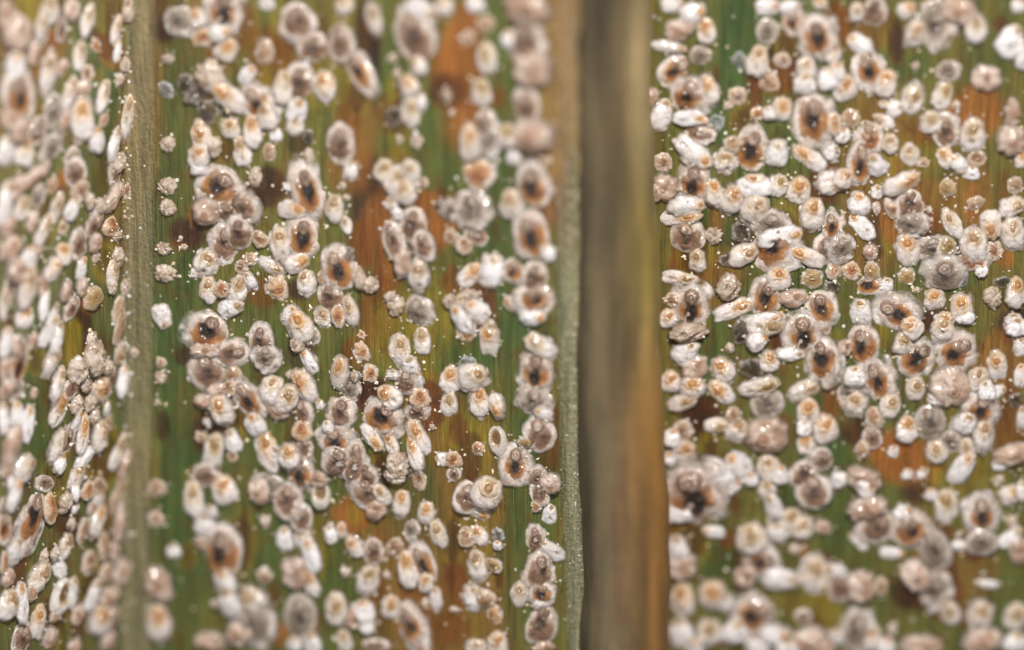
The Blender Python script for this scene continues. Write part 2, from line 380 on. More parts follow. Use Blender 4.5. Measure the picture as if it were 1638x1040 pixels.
def skirt(seed, a=.5, dark=0.0):
    r = np.random.default_rng(seed); k = r.uniform(1.12, 1.42)
    ov = Oval(seed, c=(r.uniform(-.06, .06), r.uniform(-.08, .04)), a=a * k, b=a * k * .96, taper=r.uniform(-.15, .15), rag=.045, e=2.1, kf=4); nz = wav(seed + 1, 8); n2 = wav(seed + 2, 22)
    c0, c1 = lin(242, 232, 225), lin(214, 194, 180)
    def zf(x, y, rr, th): return np.where(rr > .99, -.06, .11 * (1 - rr ** 2) + (.02 * nz(x, y) + .018 * n2(x, y)) * (1 - rr ** 4) + .015)
    def cf(x, y, rr):
        c = mixc(np.broadcast_to(c0, x.shape + (3,)), np.broadcast_to(c1, x.shape + (3,)), .4 + .5 * nz(x, y))
        al = .66 + .3 * nz(x * 1.5, y * 1.5) - .55 * sm(.70, 1.0, rr)
        return np.concatenate([c, np.clip(al, 0, 1)[..., None]], -1)
    return part("wax_skirt", seed, ov, zf, cf, M_rimw, [.5, .7, .8, .88, .94, 1.0])
def female_parts(seed, kind):
    r = np.random.default_rng(seed)
    ov = Oval(seed, taper=r.uniform(-.05, .20), rag=.026, e=2.15, kf=3); nz = wav(seed + 1, 8); n2 = wav(seed + 2, 20)
    H = r.uniform(.14, .21); dm = dome(H, 2.0, .85); pit = r.uniform(.03, .10)
    rim_o, rim_i = lin(246, 236, 228), lin(226, 208, 196)
    if kind == 'F': amb, amb2, dark, veil = lin(202, 146, 90), lin(158, 102, 54), lin(40, 27, 21), lin(166, 142, 126)
    elif kind == 'F2': amb, amb2, dark, veil = lin(180, 118, 72), lin(150, 92, 52), lin(104, 62, 40), lin(186, 150, 118)
    elif kind == 'G': amb, amb2, dark, veil = lin(166, 132, 106), lin(136, 104, 82), lin(78, 56, 45), lin(170, 144, 127)
    else: amb, amb2, dark, veil = lin(168, 152, 136), lin(136, 120, 104), lin(82, 71, 62), lin(170, 155, 140); 
    if kind == 'G2': rim_o, rim_i = lin(228, 218, 210), lin(196, 182, 170)
    by = -.03; ba, bb = r.uniform(.35, .40), r.uniform(.34, .39)
    dx, dy = r.uniform(-.04, .04), r.uniform(-.06, .04); dr = r.uniform(1.0, 1.45) if kind == 'F' else r.uniform(.6, 1.0)
    def zc(x, y, rr): return dm(rr)
    def zf(x, y, rr, th):
        z = zc(x, y, rr) + (.024 * nz(x, y) + .012 * n2(x, y)) * (1 - rr ** 6) + .008 * np.cos(rr * 30)
        return np.where(rr > .99, -.10, z)
    def field(x, y):
        sh = x.shape + (3,)
        d = np.sqrt(((x - dx) / .16) ** 2 + ((y - dy) / .18) ** 2) / dr + .12 * nz(x * 1.2, y * 1.2) + .03 * n2(x, y)
        a = np.sqrt((x / (ba * .98)) ** 2 + ((y - by) / (bb * .98)) ** 2) + .10 * nz(x, y + .4)
        c = mixc(np.broadcast_to(amb2, sh), np.broadcast_to(amb, sh), sm(.5, .9, a))
        c = mixc(c, np.broadcast_to(veil, sh), sm(.02, .16, y + .05 * nz(x, y)) * .85)
        c = mixc(np.broadcast_to(dark, sh), c, sm(.58, 1.10, d))
        rimc = mixc(np.broadcast_to(rim_i, sh), np.broadcast_to(rim_o, sh), sm(.36, .5, np.sqrt(x * x + y * y)))
        return mixc(c, rimc, sm(.86, 1.04, a))
    parts = [part("wax_rim", seed, ov, zf, lambda x, y, rr: np.concatenate([field(x, y), (1.0 - .72 * sm(.80, 1.0, rr))[..., None]], -1), M_rimw)]
    if r.random() < .8: parts.append(skirt(seed + 77, .48))
    ob = Oval(seed + 3, c=(0, by), a=ba, b=bb, taper=.03, rag=.03, e=2.1)
    def zb(x, y, rr, th):
        rc = np.clip(np.sqrt((x / .5) ** 2 + (y / .5) ** 2), 0, 1)
        z = zc(x, y, rc) + .05 * (1 - rr ** 3) + .026 * n2(x, y) - pit * np.exp(-(((x - dx) / .15) ** 2 + ((y - dy) / .14) ** 4))
        return np.where(rr > .99, zc(x, y, rc) - .05, z)
    parts.append(part("body", seed + 4, ob, zb, lambda x, y, rr: field(x, y), M_body))
    cy = r.uniform(.20, .27); ca = r.uniform(.17, .22); cxx = r.uniform(-.06, .06)
    oc = Oval(seed + 5, c=(cxx, cy), a=ca, b=ca * .85, taper=0, rag=.03, e=2.0)
    v2 = lin(208, 184, 164) if kind != 'G2' else lin(196, 184, 170)
    v3 = lin(128, 100, 84)
    def zcap(x, y, rr, th):
        rc = np.clip(np.sqrt((x / .5) ** 2 + (y / .5) ** 2), 0, 1)
        z = zc(x, y, rc) + .10 * (1 - rr ** 4) + .02 * np.cos(rr * 15) * (1 - rr) + .012 * n2(x, y)
        return np.where(rr > .99, zc(x, y, rc) - .04, z)
    def ccap(x, y, rr):
        sh = x.shape + (3,)
        c = mixc(np.broadcast_to(v2, sh), np.broadcast_to(v3, sh), .55 + .45 * np.cos(rr * 13 + 2.6) + .25 * nz(x * 2, y * 2))
        return mixc(c, np.broadcast_to(veil, sh), sm(.7, 1, rr))
    parts.append(part("cap", seed + 6, oc, zcap, ccap, M_cap, [.14, .28, .42, .56, .7, .85, .96, 1.0]))
    return parts

def young_parts(seed, pal):
    r = np.random.default_rng(seed)
    ov = Oval(seed, taper=r.uniform(-.12, .28), rag=.055, e=2.1, kf=4); nz = wav(seed + 1, 7); n2 = wav(seed + 2, 20)
    dm = dome(r.uniform(.15, .27), 2.0, .8)
    outer, inner, mid = {'o': (lin(226, 194, 162), lin(160, 100, 60), lin(200, 150, 106)), 't': (lin(210, 184, 158), lin(140, 100, 70), lin(184, 148, 116)), 'y': (lin(192, 168, 128), lin(126, 96, 56), lin(172, 138, 86))}[pal]
    def zf(x, y, rr, th):
        z = dm(rr) + (.035 * nz(x, y) + .018 * n2(x, y)) * (1 - rr ** 4); return np.where(rr > .99, -.10, z)
    def cf(x, y, rr):
        sh = x.shape + (3,)
        c = mixc(np.broadcast_to(mid, sh), np.broadcast_to(outer, sh), sm(.45, .8, rr + .1 * nz(x, y)))
        return mixc(c, np.broadcast_to(lin(234, 222, 210), sh), .6 * sm(.82, .97, rr))
    ps = [part("wax_cover", seed, ov, zf, cf, M_wax)]
    if r.random() < .6: ps.append(skirt(seed + 77, .46))
    oc = Oval(seed + 3, c=(r.uniform(-.08, .08), r.uniform(-.02, .12)), a=r.uniform(.2, .28), b=r.uniform(.2, .27), taper=0, rag=.05, e=2)
    def zcap(x, y, rr, th):
        rc = np.clip(2 * np.sqrt(x * x + y * y), 0, 1)
        z = dm(rc) + .06 * (1 - rr ** 5) - .07 * np.exp(-((rr - .5) / .2) ** 2) + .01 * n2(x, y); return np.where(rr > .99, dm(rc) - .05, z)
    def cc(x, y, rr):
        sh = x.shape + (3,)
        return mixc(np.broadcast_to(inner, sh), np.broadcast_to(mid, sh), sm(.4, .9, rr + .12 * nz(x, y)))
    ps.append(part("cap", seed + 4, oc, zcap, cc, M_cap, [.2, .38, .55, .7, .85, .96, 1.0]))
    return ps

def pink_parts(seed):
    r = np.random.default_rng(seed)
    ov = Oval(seed, taper=r.uniform(-.1, .1), rag=.06, e=2.2, kf=5); nz = wav(seed + 1, 7); n2 = wav(seed + 2, 17)
    dm = dome(r.uniform(.26, .36), 2.2, .6)
    a, b, c3 = lin(220, 198, 183), lin(188, 156, 134), lin(214, 198, 187)
    def zf(x, y, rr, th):
        z = dm(rr) + (.04 * nz(x, y) + .02 * n2(x, y)) * (1 - rr ** 3); return np.where(rr > .99, -.10, z)
    def cf(x, y, rr):
        sh = x.shape + (3,)
        c = mixc(np.broadcast_to(a, sh), np.broadcast_to(b, sh), .5 + .7 * nz(x + .3, y))
        return np.concatenate([mixc(c, np.broadcast_to(c3, sh), sm(.7, 1, rr)), (1.0 - .72 * sm(.76, 1.0, rr))[..., None]], -1)
    ps = [part("wax_cover", seed, ov, zf, cf, M_rimw)]
    cx, cy = r.uniform(-.12, .12), r.uniform(-.1, .15)
    oc = Oval(seed + 3, c=(cx, cy), a=.16, b=.17, rag=.05, e=2)
    def zcap(x, y, rr, th):
        rc = np.clip(2 * np.sqrt(x * x + y * y), 0, 1)
        z = dm(rc) + .05 * nz(x, y) + .07 * (1 - rr ** 4) - .05 * np.exp(-((rr - .5) / .2) ** 2); return np.where(rr > .99, dm(rc) - .08, z)
    ps.append(part("cap", seed + 4, oc, zcap, lambda x, y, rr: mixc(np.broadcast_to(lin(176, 132, 106), x.shape + (3,)), np.broadcast_to(b, x.shape + (3,)), sm(.4, 1, rr)), M_cap, [.25, .5, .72, .9, 1.0]))
    return ps

def crumb_parts(seed):
    r = np.random.default_rng(seed)
    ov = Oval(seed, taper=r.uniform(-.15, .15), rag=.075, e=2, kf=7); nz = wav(seed + 1, 10); n2 = wav(seed + 2, 24)
    dm = dome(r.uniform(.3, .45), 2, .6); a, b = lin(232, 216, 200), lin(188, 160, 134)
    def zf(x, y, rr, th):
        z = dm(rr) + (.06 * nz(x, y) + .045 * n2(x, y)) * (1 - rr ** 2); return np.where(rr > .99, -.12, z)
    def cf(x, y, rr):
        return mixc(np.broadcast_to(a, x.shape + (3,)), np.broadcast_to(b, x.shape + (3,)), .35 + .5 * nz(x, y) - .3 * n2(x, y))
    return [part("crumb", seed, ov, zf, cf, M_crumb, [.1, .2, .3, .4, .5, .6, .7, .8, .88, .95, 1.0])]

def husk_parts(seed, kind):
    r = np.random.default_rng(seed)
    ov = Oval(seed, taper=r.uniform(-.15, .15), rag=.07, e=2.1); nz = wav(seed + 1, 7); n2 = wav(seed + 2, 18)
    dm = dome(r.uniform(.22, .34), 2.2, .55)
    a, b, e = (lin(104, 86, 72), lin(58, 44, 36), lin(176, 164, 154)) if kind == 'B' else (lin(160, 160, 158), lin(120, 116, 112), lin(206, 206, 204))
    def zf(x, y, rr, th):
        z = dm(rr) + (.04 * nz(x, y) + .025 * n2(x, y)) * (1 - rr ** 3) - .10 * np.exp(-(rr / .45) ** 2); return np.where(rr > .99, -.10, z)
    def cf(x, y, rr):
        c = mixc(np.broadcast_to(a, x.shape + (3,)), np.broadcast_to(b, x.shape + (3,)), .5 + .6 * nz(x, y))
        return mixc(c, np.broadcast_to(e, c.shape), sm(.62, .92, rr + .1 * n2(x, y)))
    return [part("husk", seed, ov, zf, cf, M_husk)]

def shell_parts(seed):
    r = np.random.default_rng(seed)
    ov = Oval(seed, taper=.1, rag=.03, e=2.1); nz = wav(seed + 1, 8)
    cyl = .10
    def zf(x, y, rr, th):
        d = np.sqrt((x / .30) ** 2 + ((y - cyl) / .28) ** 2)
        z = dome(.34, 2.6, .55)(rr) * (.35 + .65 * sm(.7, 1.1, d)) + .015 * nz(x, y); return np.where(rr > .99, -.1, z)
    W, O = lin(236, 228, 218), lin(186, 150, 104)
    def cf(x, y, rr):
        d = np.sqrt((x / .30) ** 2 + ((y - cyl) / .28) ** 2)
        return mixc(np.broadcast_to(O, x.shape + (3,)), np.broadcast_to(W, x.shape + (3,)), sm(.85, 1.1, d))
    ps = [part("wax_shell", seed, ov, zf, cf, M_wax)]
    oc = Oval(seed + 2, c=(0, cyl), a=.24, b=.23, rag=.03, e=2)
    def zh(x, y, rr, th): return np.where(rr > .99, .02, .15 - .03 * (1 - rr) + .01 * nz(x, y))
    ps.append(part("hollow", seed + 3, oc, zh, lambda x, y, rr: mixc(np.broadcast_to(lin(112, 84, 44), x.shape + (3,)), np.broadcast_to(lin(150, 116, 66), x.shape + (3,)), rr), M_cap, [.3, .6, .85, 1.0]))
    return ps

NV = 15
LIB = {}
for kind in ('Wo', 'Wt', 'Wy', 'w'): LIB[kind] = [white_parts(1000 + i * 31 + hash_ * 1000, kind[-1]) for hash_ in [ord(kind[-1])] for i in range(NV)]
for n_, kind in enumerate(('F', 'F2', 'G', 'G2')): LIB[kind] = [female_parts(300000 + n_ * 5000 + i * 37, kind) for i in range(NV if kind in 'FG' else 8)]
for n_, kind in enumerate(('To', 'Tt', 'Ty')): LIB[kind] = [young_parts(400000 + n_ * 5000 + i * 37, kind[1]) for i in range(10)]
LIB['P'] = [pink_parts(500000 + i * 41) for i in range(12)]
LIB['C'] = [crumb_parts(600000 + i * 41) for i in range(12)]
for n_, kind in enumerate(('B', 'B2')): LIB[kind] = [husk_parts(700000 + n_ * 900 + i * 41, kind) for i in range(6)]
LIB['E'] = [shell_parts(800000 + i * 41) for i in range(3)]

# ------------------------------------------------------------------ where each one sits (photo tiles, read by eye)
TILE = {'M1': (240, 0, .2596), 'M2': (560, 0, .2596), 'M3': (240, 250, .2596), 'M4': (560, 250, .2596), 'M5': (240, 500, .2692), 'M6': (560, 500, .2693), 'M7': (240, 770, .2596), 'M8': (560, 770, .2596),
        'R1': (1030, 0, .2596), 'R2': (1328, 0, .2596), 'R3': (1030, 250, .2596), 'R4': (1328, 250, .2596), 'R5': (1030, 500, .2693), 'R6': (1328, 500, .2693), 'R7': (1030, 770, .2596), 'R8': (1328, 770, .2596),
        'L1': (0, 0, .2596), 'L2': (0, 250, .2596), 'L3': (0, 500, .2692), 'L4': (0, 770, .2596)}
CATALOG = """
M1|F 455 60 260 210 10;G2 190 120 150 170 20;Wo 300 105 120 110 -20;To 325 225 120 130 0;w 440 195 150 110 90;Wo 470 300 170 150 30;C 110 365 70 80 0;Tt 710 325 150 110 0;w 720 15 100 90 0;G 905 130 210 190 0;G 1180 260 220 150 0;G 1010 290 180 200 0;Wt 1200 30 130 110 0;G 920 500 230 170 0;Wy 825 530 210 120 0;Wo 1080 530 200 130 0;C 370 470 190 190 0;Wo 500 590 270 130 -40;w 600 460 140 90 30;B 220 520 140 100 0;B 300 560 180 120 40;B 360 690 150 130 0;B 470 690 90 70 0;B2 100 555 100 90 0;F 670 640 240 170 -30;Wt 720 700 200 120 -20;Wo 635 800 210 100 -5;Wo 500 790 130 110 0;Wt 570 930 200 110 -15;w 780 830 90 80 0;Wo 320 860 260 130 -10;Wo 300 960 150 130 0;w 310 1020 120 110 0;C 400 900 120 100 0;Tt 735 940 110 80 0;w 905 680 170 130 20;Wt 895 760 150 110 0;B 975 840 90 70 0;C 980 960 90 80 0;C 110 890 100 90 0;G 1175 890 240 160 -5
M2|Wt 150 110 190 85 -10;w 440 50 190 110 120;G 400 220 330 230 -10;Wt 420 390 160 110 -15;Wt 580 30 130 110 0;w 770 20 120 110 0;Tt 835 150 110 110 0;Tt 730 230 90 80 0;Wy 845 360 190 130 0;Wy 810 570 180 120 0;G 1090 250 230 210 10;P 1130 420 220 230 0;w 980 240 110 90 0;F 60 430 280 130 -25;C 260 360 60 60 0;C 290 455 60 50 0;Wo 370 530 140 110 -10;Wt 385 690 190 100 0;w 440 620 100 70 0;B 270 720 130 110 0;C 410 870 80 80 0;C 310 860 50 40 0;C 600 590 80 60 0;C 630 700 40 40 0;Wo 740 870 240 130 -5;G 830 760 170 140 0;G2 860 850 180 120 0;G 1090 650 210 160 0;Wy 980 830 150 130 0;P 1130 830 220 250 0;w 1010 960 120 90 0;Tt 1210 985 60 60 0;P 1100 50 200 250 0
M3|F 430 180 220 270 20;P 350 330 170 150 0;G 470 330 140 130 0;G 590 310 200 180 -40;G 460 530 240 180 5;G 560 460 220 150 0;Tt 680 505 120 85 -30;C 650 130 130 80 0;C 110 185 110 110 0;C 110 315 105 100 0;C 85 570 80 90 0;C 95 720 110 130 0;C 210 560 40 40 0;C 190 505 30 30 0;F 970 200 320 170 -20;B 890 90 80 70 0;w 855 180 60 60 0;Wo 880 320 200 110 90;Wt 1140 320 180 120 10;Wt 1210 420 120 70 -20;C 1190 180 50 40 0;C 1215 255 40 40 0;F 940 490 260 190 0;Wt 805 530 200 120 0;Wt 345 650 160 140 25;w 275 710 70 50 0;Tt 620 630 90 80 0;Tt 565 680 90 80 0;w 620 760 120 70 -30;Wt 360 820 170 120 0;Wt 545 820 190 110 10;To 450 810 100 90 0;w 500 930 180 110 60;Wt 755 675 170 80 110;C 830 640 50 40 0;Wo 910 650 160 120 60;Wt 960 770 150 110 0;To 785 810 140 125 0;Tt 1075 745 75 90 90;F 1170 680 270 170 -15;B 1215 610 110 100 0;G 1115 860 180 150 -10;Wt 1070 990 130 100 0;To 1165 980 130 80 0;Wt 1235 950 200 90 -10;w 75 985 160 110 170;w 865 970 120 90 20;C 1290 740 150 80 -20;w 1240 80 110 80 0
M4|Wt 210 90 160 130 0;Wt 300 150 180 130 0;Wt 380 80 150 110 -15;Wt 340 210 180 150 -20;Tt 450 160 60 60 0;Wt 255 285 90 85 0;w 290 345 100 70 -40;G 390 420 210 160 0;G 270 510 230 130 -10;G 455 540 180 120 -10;P 330 640 170 110 0;w 330 700 80 80 0;B 385 640 90 50 0;Wt 430 720 190 115 0;B 560 310 75 80 0;G2 620 320 110 110 0;G2 745 320 190 190 0;Tt 620 490 95 80 0;Tt 705 545 105 95 0;G 780 490 150 110 -60;C 855 370 50 50 0;To 790 110 190 200 0;F 1130 180 270 190 0;Wt 1005 290 210 150 0;F 1120 480 290 190 -5;w 1220 590 110 90 -30;F 1010 700 150 130 0;G 1140 740 180 150 0;F 1140 870 180 190 0;w 1130 980 170 120 90;Wt 995 905 110 100 -60;w 880 700 190 140 10;Wo 740 730 190 120 50;C 620 890 90 90 0;Wt 700 900 140 110 0;w 790 945 180 120 -50;w 690 990 200 100 -35;C 740 850 70 110 0;G2 420 950 190 150 0;C 280 920 120 120 0;C 250 860 70 70 0;C 130 790 100 100 0;C 875 1030 60 60 0
M5|F 350 110 210 250 20;P 330 215 90 150 0;G 490 240 190 150 70;G 340 350 230 200 -10;P 410 470 120 130 0;Wo 440 560 190 140 -10;P 330 520 90 130 0;Tt 495 370 130 100 0;Tt 480 440 90 80 0;F 590 520 260 130 -35;w 630 660 160 120 -20;w 340 645 50 50 0;Wt 725 450 160 140 10;Wt 820 500 190 130 20;P 770 570 130 140 0;G 910 590 160 120 0;To 910 695 120 110 0;Wo 925 430 230 130 -30;C 840 370 70 60 0;w 945 290 170 80 -30;C 880 180 100 90 0;Wo 900 75 210 130 -25;G2 960 130 120 90 -20;G 660 170 220 140 0;G2 690 260 130 130 0;Wo 1135 350 220 110 5;G2 1190 450 130 100 0;C 1220 370 70 50 0;G 1140 590 180 150 0;w 1070 670 80 70 0;F 1110 760 190 200 -10;G 1130 880 180 200 0;G 1220 850 200 110 0;w 1010 545 60 50 0;Tt 70 300 60 60 0;C 65 385 80 70 0;C 45 530 30 30 0;Wo 705 820 270 120 -10;w 495 760 150 90 -10;Tt 490 850 70 60 0;Wy 380 820 220 120 5;Tt 310 740 60 80 0;Wo 840 840 150 130 0;F 900 950 190 150 0;G 920 800 130 90 0;P 1010 990 90 120 0;G 330 960 120 150 0;G2 700 1010 100 200 0
M6|Wt 430 165 170 95 -10;Wt 305 215 180 110 0;Wo 690 90 170 130 170;Wo 830 155 210 125 0;To 70 230 110 80 -20;To 120 360 100 80 0;To 70 130 40 40 0;B2 35 375 50 70 0;w 365 310 110 100 0;w 255 365 60 80 0;G 340 410 160 140 0;w 410 400 130 60 0;Wo 240 490 170 130 -60;To 420 500 110 110 0;G 400 590 110 140 0;F 195 615 200 230 30;Wo 130 735 190 80 145;Wo 410 740 240 100 -25;Wo 390 830 220 90 -15;Wo 240 770 170 80 -30;C 290 900 150 140 0;B 340 960 60 60 0;C 270 960 100 130 0;Tt 410 990 120 80 0;Wo 595 395 170 120 10;Wt 590 540 160 100 5;Wt 730 370 170 150 70;B2 700 300 80 110 0;Wo 770 525 190 115 0;Wo 875 545 150 90 170;E 878 760 180 105 0;To 760 805 75 75 0;w 545 870 80 80 -90;To 615 870 110 100 0;G 615 960 80 80 0;C 490 680 40 30 0;Wt 1130 195 200 120 -60;F 1110 350 220 180 0;G2 1090 520 160 170 0;w 1150 590 110 80 -60;G 1130 720 220 180 -10;Ty 1050 770 100 60 90;F 985 900 220 170 0;G 1110 975 140 110 0;P 1190 1000 120 120 0;G 30 900 200 130 0;G 100 960 150 130 0
M7|Wt 270 110 240 130 0;Wo 460 50 190 150 -15;w 340 260 150 120 0;w 380 180 90 80 0;F 450 430 330 220 0;w 470 610 180 150 0;w 145 425 90 90 0;P 330 370 80 100 0;P 55 630 220 150 0;Wo 55 870 230 150 0;w 500 730 210 130 0;Wt 640 720 180 180 -30;G2 650 870 250 230 0;P 560 930 150 150 0;G 850 110 220 170 -15;P 680 50 150 130 0;E 1060 80 170 110 0;G 940 220 160 120 0;w 950 140 50 50 0;w 830 350 150 100 0;w 1000 450 230 110 -15;Wt 940 340 130 100 0;P 900 560 200 170 0;Wo 1000 620 180 90 -20;G2 930 830 260 190 0;w 890 1000 100 90 0;w 1000 1000 150 110 0;Wt 1150 780 220 140 0;P 1260 840 130 130 0;Wt 1200 980 150 90 -10;w 1120 320 110 70 -20;Wo 1180 300 110 70 0;Wt 1260 390 150 100 -40;C 710 250 80 70 0;Tt 705 580 90 90 0;C 1205 560 60 70 0;P 370 980 120 180 0;C 410 750 60 60 0;Tt 40 230 100 90 0;Tt 50 40 100 110 0
M8|G 100 50 210 180 -10;Wt 200 70 160 90 -30;P 160 160 130 130 0;Wo 320 130 160 110 -5;G2 380 290 110 80 0;Wo 470 195 150 105 0;Wt 545 320 190 110 -10;G 720 90 190 150 10;B 740 80 80 80 0;Wt 850 60 190 180 40;Wo 800 190 140 90 120;G 1170 60 170 110 0;w 1230 200 130 90 0;To 1150 140 80 70 0;Tt 720 340 120 100 0;Wo 800 330 130 90 -25;B2 910 330 90 80 0;w 915 390 60 60 0;Wt 785 510 180 115 0;Ty 885 510 110 70 -60;G 1140 350 160 110 0;w 1240 420 190 90 -45;G 1165 550 220 170 0;F 1180 680 130 150 0;w 1190 740 70 120 0;Wt 1045 690 170 115 5;G 1180 880 240 180 0;w 760 720 160 130 0;Tt 840 720 130 120 0;To 890 820 110 90 0;Wo 910 1000 160 120 0;Wt 780 1020 100 130 0;P 1190 1020 80 130 0;C 640 790 40 60 0;C 465 755 50 50 0;Wo 30 400 150 90 -30;G 145 430 150 130 0;Wt 110 600 170 130 20;Tt 280 410 120 110 0;Wo 360 530 230 110 -15;F 450 500 260 130 -20;Wo 470 620 130 90 0;w 530 720 140 70 -10;Wo 250 770 160 115 5;F 380 880 290 150 -15;w 80 800 150 150 0;w 110 880 100 90 0;G 160 1010 80 170 0;P 440 1020 60 90 0;C 230 580 50 50 0
R1|w 180 30 160 110 90;w 300 80 170 130 80;P 220 180 150 180 0;Wo 385 190 170 120 -10;w 150 285 220 70 100;F 190 430 220 160 40;G2 350 340 110 130 0;Wo 405 550 190 120 -5;F 280 580 210 210 10;w 110 700 200 130 30;w 280 720 200 100 90;To 360 730 60 80 0;G 350 820 180 100 90;B2 440 760 110 110 0;w 310 930 270 130 130;Tt 120 1000 120 110 0;Tt 575 590 110 110 0;C 520 650 50 60 0;Wt 700 370 200 135 5;B2 590 370 100 90 0;Tt 770 500 130 120 0;Tt 855 370 95 100 0;Tt 545 880 90 100 0;Wt 500 990 140 130 0;F 660 920 270 190 0;w 820 940 180 140 20;Wo 850 670 160 130 20;To 700 700 80 90 0;w 770 690 90 80 0;F 1040 730 290 230 -10;Wt 1000 420 150 120 0;w 990 510 140 140 0;w 760 40 150 110 90;w 900 40 130 80 90;G2 760 190 150 130 0;F 920 130 160 130 0;F 1060 220 240 200 0;Wo 1160 320 140 110 0;w 1140 480 150 150 0;Wo 1020 970 230 110 -60;w 1150 930 100 120 60;Wo 1090 20 80 80 0;To 1165 750 130 80 0;P 40 600 120 90 0
R2|Wt 160 70 120 90 0;G 270 70 170 150 0;Wo 470 60 120 100 60;Wt 525 200 190 130 0;G2 640 130 250 200 0;P 790 60 200 200 0;Wt 895 170 180 130 0;w 1110 250 220 150 30;w 1190 330 200 120 0;w 180 270 170 110 -60;F 240 420 240 170 -10;Wo 345 510 180 130 0;Wo 85 540 180 150 0;w 30 440 120 100 0;Wy 505 610 190 130 10;w 400 670 100 100 60;Wy 690 590 180 120 15;G2 720 430 120 140 0;C 525 410 50 50 0;C 655 285 60 60 0;Wt 620 750 150 130 0;G 710 800 200 160 0;Wt 880 830 220 150 0;P 960 480 170 160 0;C 775 650 60 60 0;Wt 490 950 150 120 0;Tt 570 1000 70 70 0;Wo 710 970 140 110 -30;w 790 1000 120 90 -50;Tt 905 975 100 110 0;P 1110 860 180 170 0;F2 250 850 180 150 0;Wt 370 880 130 110 0;Wt 330 745 150 80 -60;Tt 125 730 110 120 0;Wt 20 760 130 100 0;w 70 830 100 100 0;F 180 1000 280 150 0;w 290 1010 160 120 -30;Wo 1180 980 120 90 0;P 1120 700 180 100 0;w 1160 30 90 90 0;Wt 330 640 60 70 0
R3|P 130 190 160 150 0;F 310 160 210 180 0;w 270 300 220 130 85;Wo 220 370 280 90 85;Wo 435 220 160 110 -10;Wo 540 260 180 140 10;Wt 680 320 190 170 30;w 680 180 150 220 0;Wy 825 180 150 120 20;Wo 955 210 180 150 15;Wo 1040 350 190 150 0;F 800 550 270 240 0;G2 780 410 150 190 0;w 840 490 280 130 75;Wt 610 600 200 130 60;Wo 1000 610 240 100 -60;G 270 490 200 210 0;C 430 490 100 110 0;Wt 330 640 150 110 0;Wt 220 750 240 90 95;F 290 920 240 200 0;Tt 180 880 90 110 0;Wo 150 1000 120 110 0;C 520 800 170 150 0;Wo 560 940 280 110 75;F 750 860 240 190 0;Wo 830 750 150 150 0;Ty 1035 750 120 120 0;P 920 870 110 170 0;F 1090 930 200 180 -15;w 730 1000 230 90 85;To 830 990 70 80 0;B 600 460 140 120 0;B 510 640 80 100 0;F 1160 430 170 120 0;G 1110 570 180 130 0;Tt 1170 700 90 90 0;B 1160 800 80 100 0;Wo 1150 160 180 150 80;P 60 220 120 90 0
R4|Wo 70 130 130 120 20;w 180 290 150 140 0;C 285 320 80 60 0;w 290 220 90 80 0;Wo 440 160 260 120 75;G 490 300 190 170 0;Tt 380 320 120 80 -20;G2 490 400 150 170 0;Wt 750 410 210 110 -30;Wt 890 530 190 140 0;F2 870 640 120 180 0;Wo 480 570 200 150 -15;G2 630 560 130 200 0;Ty 720 550 110 110 0;G2 700 710 200 230 0;Ty 470 740 100 95 0;Wo 990 420 190 140 180;Wt 1120 310 170 130 60;Wt 1120 470 200 140 0;Tt 1010 580 120 100 0;B2 800 740 130 100 0;w 930 700 80 80 0;Wo 640 880 140 130 0;Wo 810 930 170 140 -10;C 1000 870 130 120 0;Wo 1140 830 190 120 15;B 1060 775 110 70 90;w 190 960 170 140 0;F 410 960 260 200 -60;Wo 710 1010 110 120 0;w 195 430 210 110 -35;G2 60 550 150 140 0;To 130 700 110 100 0;Ty 260 700 110 90 0;Tt 20 700 100 90 0;F 240 790 120 160 0;w 350 790 90 80 0;P 250 590 100 90 0;Ty 720 190 110 100 0;Tt 895 290 90 100 0;Tt 1140 180 110 100 0;w 870 100 90 100 0;C 610 330 50 40 0;C 615 395 40 40 0;w 1130 1010 90 110 0;C 535 825 40 50 0
R5|C 270 110 110 220 0;w 250 230 180 130 40;Wo 160 410 130 120 10;Wo 290 440 130 150 0;P 300 320 140 150 0;Wt 230 530 180 100 80;Wo 470 340 160 130 -25;Wo 460 470 190 120 -35;Wt 430 670 150 100 80;Wt 550 690 130 140 20;Tt 530 600 90 90 0;P 730 720 210 240 0;G2 730 530 170 190 0;Wy 680 430 250 110 75;Wo 745 290 130 120 0;B 640 330 150 120 90;w 670 160 140 120 60;Wt 720 70 250 140 80;B 580 110 150 110 0;F 940 120 220 200 0;F 1060 270 240 180 -10;To 1075 90 70 70 0;w 870 240 160 70 90;Wt 950 460 190 110 75;Wo 975 590 170 140 -10;Wo 1075 690 180 150 0;Wo 960 780 130 110 0;w 950 680 100 90 0;G 1055 870 130 130 0;C 510 210 60 60 0;Tt 235 700 120 110 0;w 170 740 110 100 0;Wo 235 820 150 120 60;w 150 870 90 90 0;w 440 960 190 170 -40;w 560 900 180 140 -60;Wt 740 920 180 140 0;w 810 960 120 100 0;G 950 960 150 170 0;w 620 980 100 120 0
